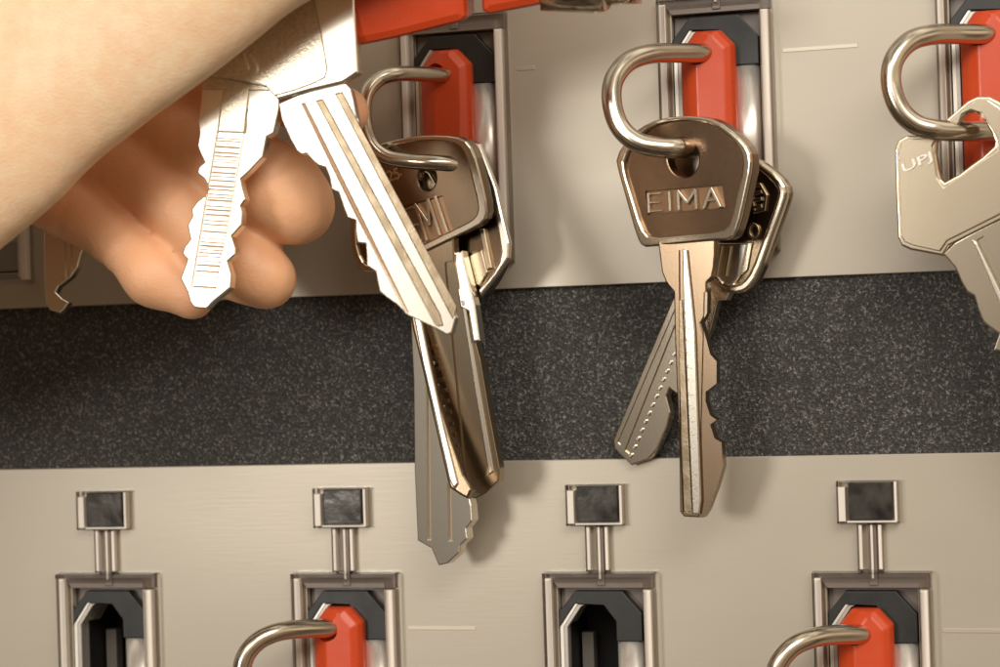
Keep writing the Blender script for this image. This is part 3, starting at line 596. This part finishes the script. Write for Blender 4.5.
link('stem_groove', slab(pl, [[(228, 132), (246, 132), (217, 289), (195, 287)]], .1, z=.84, bev=.02), M['bright'], h1)
link('stem_ribs', join_me(rb), M['dark_brown'], h1)
link('shoulder', slab(pl, [[(206, 60), (272, 76), (280, 88), (279, 92), (252, 92), (247, 134), (221, 133), (226, 91), (206, 91)]], .5, z=1.2, bev=.15), M['speckle'], h1)

# red plug pulled out with the held keys
pl = Plane(420, 10, 38, yaw=8, pitch=-14)
hp = thing('key_plug', 'red key plug held by the hand at the top edge, steel end to the right', 'key plug', pl.o)
body = slab(pl, [[(350, -70), (468, -70), (471, 14), (466, 19), (398, 36), (358, 44), (352, 38)]], 9, bev=1.2, res=1)
link('plug_body', body, M['red'], hp)
link('plug_neck', slab(pl, [[(472, -55), (482, -55), (482, -6), (472, -2)]], 7, bev=.8), M['red'], hp)
link('plug_end', slab(pl, [[(483, -60), (545, -60), (545, 2), (493, 12), (486, 8)]], 9, bev=1.2, res=1), M['red'], hp)
link('steel_shaft', tube([pt(540, -13, 38), pt(600, -14, 36), pt(608, -14, 36)], 3.6, 32), M['wire'], hp, True)
link('steel_tip', tube([pt(604, -15, 36), pt(641, -17, 35)], 3.1, 32), M['nickel'], hp, True)

# ------------------------------------------------------------------ the hand: one continuous surface from a distance field
def P3(px, py, out, rpx):
    sc = FPX/(307-out); p = pt(px, py, out); return (np.array(p), rpx/sc)
FING = {
 'index': [P3(-150, -60, 42, 62), P3(20, -20, 34, 50), P3(180, 55, 30, 44), P3(270, 88, 31, 36), P3(344, 112, 33, 27)],
 'middle': [P3(-160, 20, 42, 64), P3(0, 60, 33, 52), P3(150, 112, 29, 46), P3(205, 150, 30.5, 42), P3(248, 172, 32, 42), P3(276, 190, 32.5, 47), P3(296, 206, 32.5, 42)],
 'ring': [P3(-160, 90, 42, 60), P3(-10, 110, 34, 50), P3(132, 164, 30, 42), P3(180, 205, 32, 37), P3(215, 243, 32.5, 36), P3(242, 263, 33, 38), P3(266, 279, 33, 33)],
 'pinky': [P3(-160, 150, 42, 52), P3(-20, 165, 36, 42), P3(80, 212, 33, 33), P3(122, 243, 33, 28), P3(155, 275, 33.5, 32), P3(192, 297, 34, 25)],
}
THUMB = [P3(-330, 260, 62, 176), P3(-190, 190, 62, 164), P3(-66, 96, 63, 139), P3(60, 4, 62, 122), P3(152, -68, 61, 124), P3(302, -172, 60, 135), P3(420, -260, 58, 120)]
PALM = [P3(-150, -60, 46, 80), P3(-170, 60, 46, 90), P3(-180, 170, 46, 90), P3(-330, 120, 50, 150), P3(-600, 170, 52, 190), P3(-820, 220, 52, 180)]
ws = 0.6
lo_ = np.array([-165., -96., 20.]); hi_ = np.array([40., -14., 150.])
lo_[0] = pt(-560, 200, 50).x; 
gx, gy, gz = [np.arange(lo_[i], hi_[i], ws) for i in range(3)]
X, Y, Z = np.meshgrid(gx, gy, gz, indexing='ij'); X = X.astype(np.float32); Y = Y.astype(np.float32); Z = Z.astype(np.float32)
def cone(a, ra, b_, rb):
    d = b_-a; L2 = float(d @ d)
    h = ((X-a[0])*d[0]+(Y-a[1])*d[1]+(Z-a[2])*d[2])/L2; h = np.clip(h, 0, 1)
    return np.sqrt((X-a[0]-h*d[0])**2+(Y-a[1]-h*d[1])**2+(Z-a[2]-h*d[2])**2)-(ra+(rb-ra)*h)
def smin(a, b_, k):
    h = np.clip(.5+.5*(b_-a)/k, 0, 1); return b_*(1-h)+a*h-k*h*(1-h)
def chain(c, k):
    r = None
    for (a, ra), (b_, rb) in zip(c, c[1:]):
        s = cone(a, ra, b_, rb); r = s if r is None else smin(r, s, k)
    return r
fs = None
for nme in ('index', 'middle', 'ring', 'pinky'):
    s = chain(FING[nme], 2.5)
    for j in (2, 3) if nme != 'index' else (3,):
        a, b_ = FING[nme][j][0], FING[nme][j+1][0]; d = (b_-a)/np.linalg.norm(b_-a)
        for off, dep in ((0, .42), (1.9, .25)):
            q_ = (X-a[0])*d[0]+(Y-a[1])*d[1]+(Z-a[2])*d[2]-off+.9*np.sin((Z-a[2])*.35)*.4
            s = s+dep*np.exp(-(q_/.62)**2)
    s = s; fs = s if fs is None else smin(fs, s, 1.15)
pm = chain(PALM, 8)
f = smin(fs, pm, 6.0)
Y0 = Y; yc = -53.5; Y = yc+(Y-yc)*2.2
th_ = chain([(np.array([p[0], yc+(p[1]+62)*.5, p[2]]), q_) for p, q_ in THUMB], 9)/1.4; Y = Y0
# the thumb merges with the palm only at its root (left of the picture)
wgt = np.clip((X - pt(-60, 100, 50).x)/30, 0, 1)
f = smin(f, th_, 0.6+7*(1-wgt))
def surface_nets(F, o, h):
    nx_, ny_, nz_ = F.shape; s = F < 0
    c = np.zeros((nx_-1, ny_-1, nz_-1), np.int8)
    for i in (0, 1):
        for j in (0, 1):
            for k in (0, 1): c += s[i:nx_-1+i, j:ny_-1+j, k:nz_-1+k]
    act = (c > 0) & (c < 8); ids = -np.ones(act.shape, np.int64); I = np.argwhere(act); ids[act] = np.arange(len(I))
    acc = np.zeros((len(I), 3)); cnt = np.zeros(len(I))
    cor = [(i, j, k) for i in (0, 1) for j in (0, 1) for k in (0, 1)]
    for a in cor:
        for ax in range(3):
            if a[ax] == 1: continue
            b_ = list(a); b_[ax] = 1; b_ = tuple(b_)
            fa = F[I[:, 0]+a[0], I[:, 1]+a[1], I[:, 2]+a[2]]; fb = F[I[:, 0]+b_[0], I[:, 1]+b_[1], I[:, 2]+b_[2]]
            m_ = (fa < 0) != (fb < 0); tt = np.where(m_, fa/(fa-fb+1e-12), 0)
            p = np.tile(np.array(a, float), (len(I), 1)); p[:, ax] = tt
            acc[m_] += p[m_]; cnt[m_] += 1
    V = (I+acc/cnt[:, None])*h+o
    faces = []
    for ax in range(3):
        u_, v_ = (ax+1) % 3, (ax+2) % 3
        sl = [slice(1, -1)]*3; sl[ax] = slice(0, -1); sh_ = [slice(1, -1)]*3; sh_[ax] = slice(1, None)
        A = s[tuple(sl)]; B = s[tuple(sh_)]
        E_ = np.argwhere(A != B); flip = A[A != B]
        E_ = E_ + np.array([1 if a != ax else 0 for a in range(3)])
        def cell(du, dv):
            q_ = E_.copy(); q_[:, u_] -= du; q_[:, v_] -= dv; return ids[q_[:, 0], q_[:, 1], q_[:, 2]]
        Q = np.stack([cell(1, 1), cell(0, 1), cell(0, 0), cell(1, 0)], 1)
        Q[~flip] = Q[~flip][:, ::-1]; faces.append(Q)
    return V, np.concatenate(faces)
Vv, Ff = surface_nets(f, lo_, ws)
Ff = Ff[(Ff >= 0).all(1)]
me = bpy.data.meshes.new('hand'); me.from_pydata(Vv.tolist(), [], Ff.tolist())
IJ = np.clip(((Vv-lo_)/ws).round().astype(int), 0, np.array(f.shape)-1); dd = (th_-fs)[IJ[:, 0], IJ[:, 1], IJ[:, 2]]
at = me.attributes.new('shaded_redness', 'FLOAT', 'POINT'); at.data.foreach_set('value', np.clip(dd/6+.5, 0, 1).astype(np.float32))
bm = bmesh.new(); bm.from_mesh(me)
for _ in range(3): bmesh.ops.smooth_vert(bm, verts=bm.verts, factor=.5, use_axis_x=True, use_axis_y=True, use_axis_z=True)
bmesh.ops.recalc_face_normals(bm, faces=bm.faces); bm.to_mesh(me); bm.free()
org = pt(100, 120, 40); me.transform(Matrix.Translation(-org))
hand = link('hand', me, M['skin'], None, True); hand.location = org
tag(hand, 'bare hand reaching in from the top left, pinching two keys between thumb and curled fingers', 'hand')

# ------------------------------------------------------------------ millimetres to metres
done = set()
for o in list(bpy.data.objects):
    if o.type in ('MESH', 'EMPTY'):
        o.location = o.location*MM
        if o.type == 'MESH' and o.data.name not in done:
            done.add(o.data.name); o.data.transform(Matrix.Scale(MM, 4))
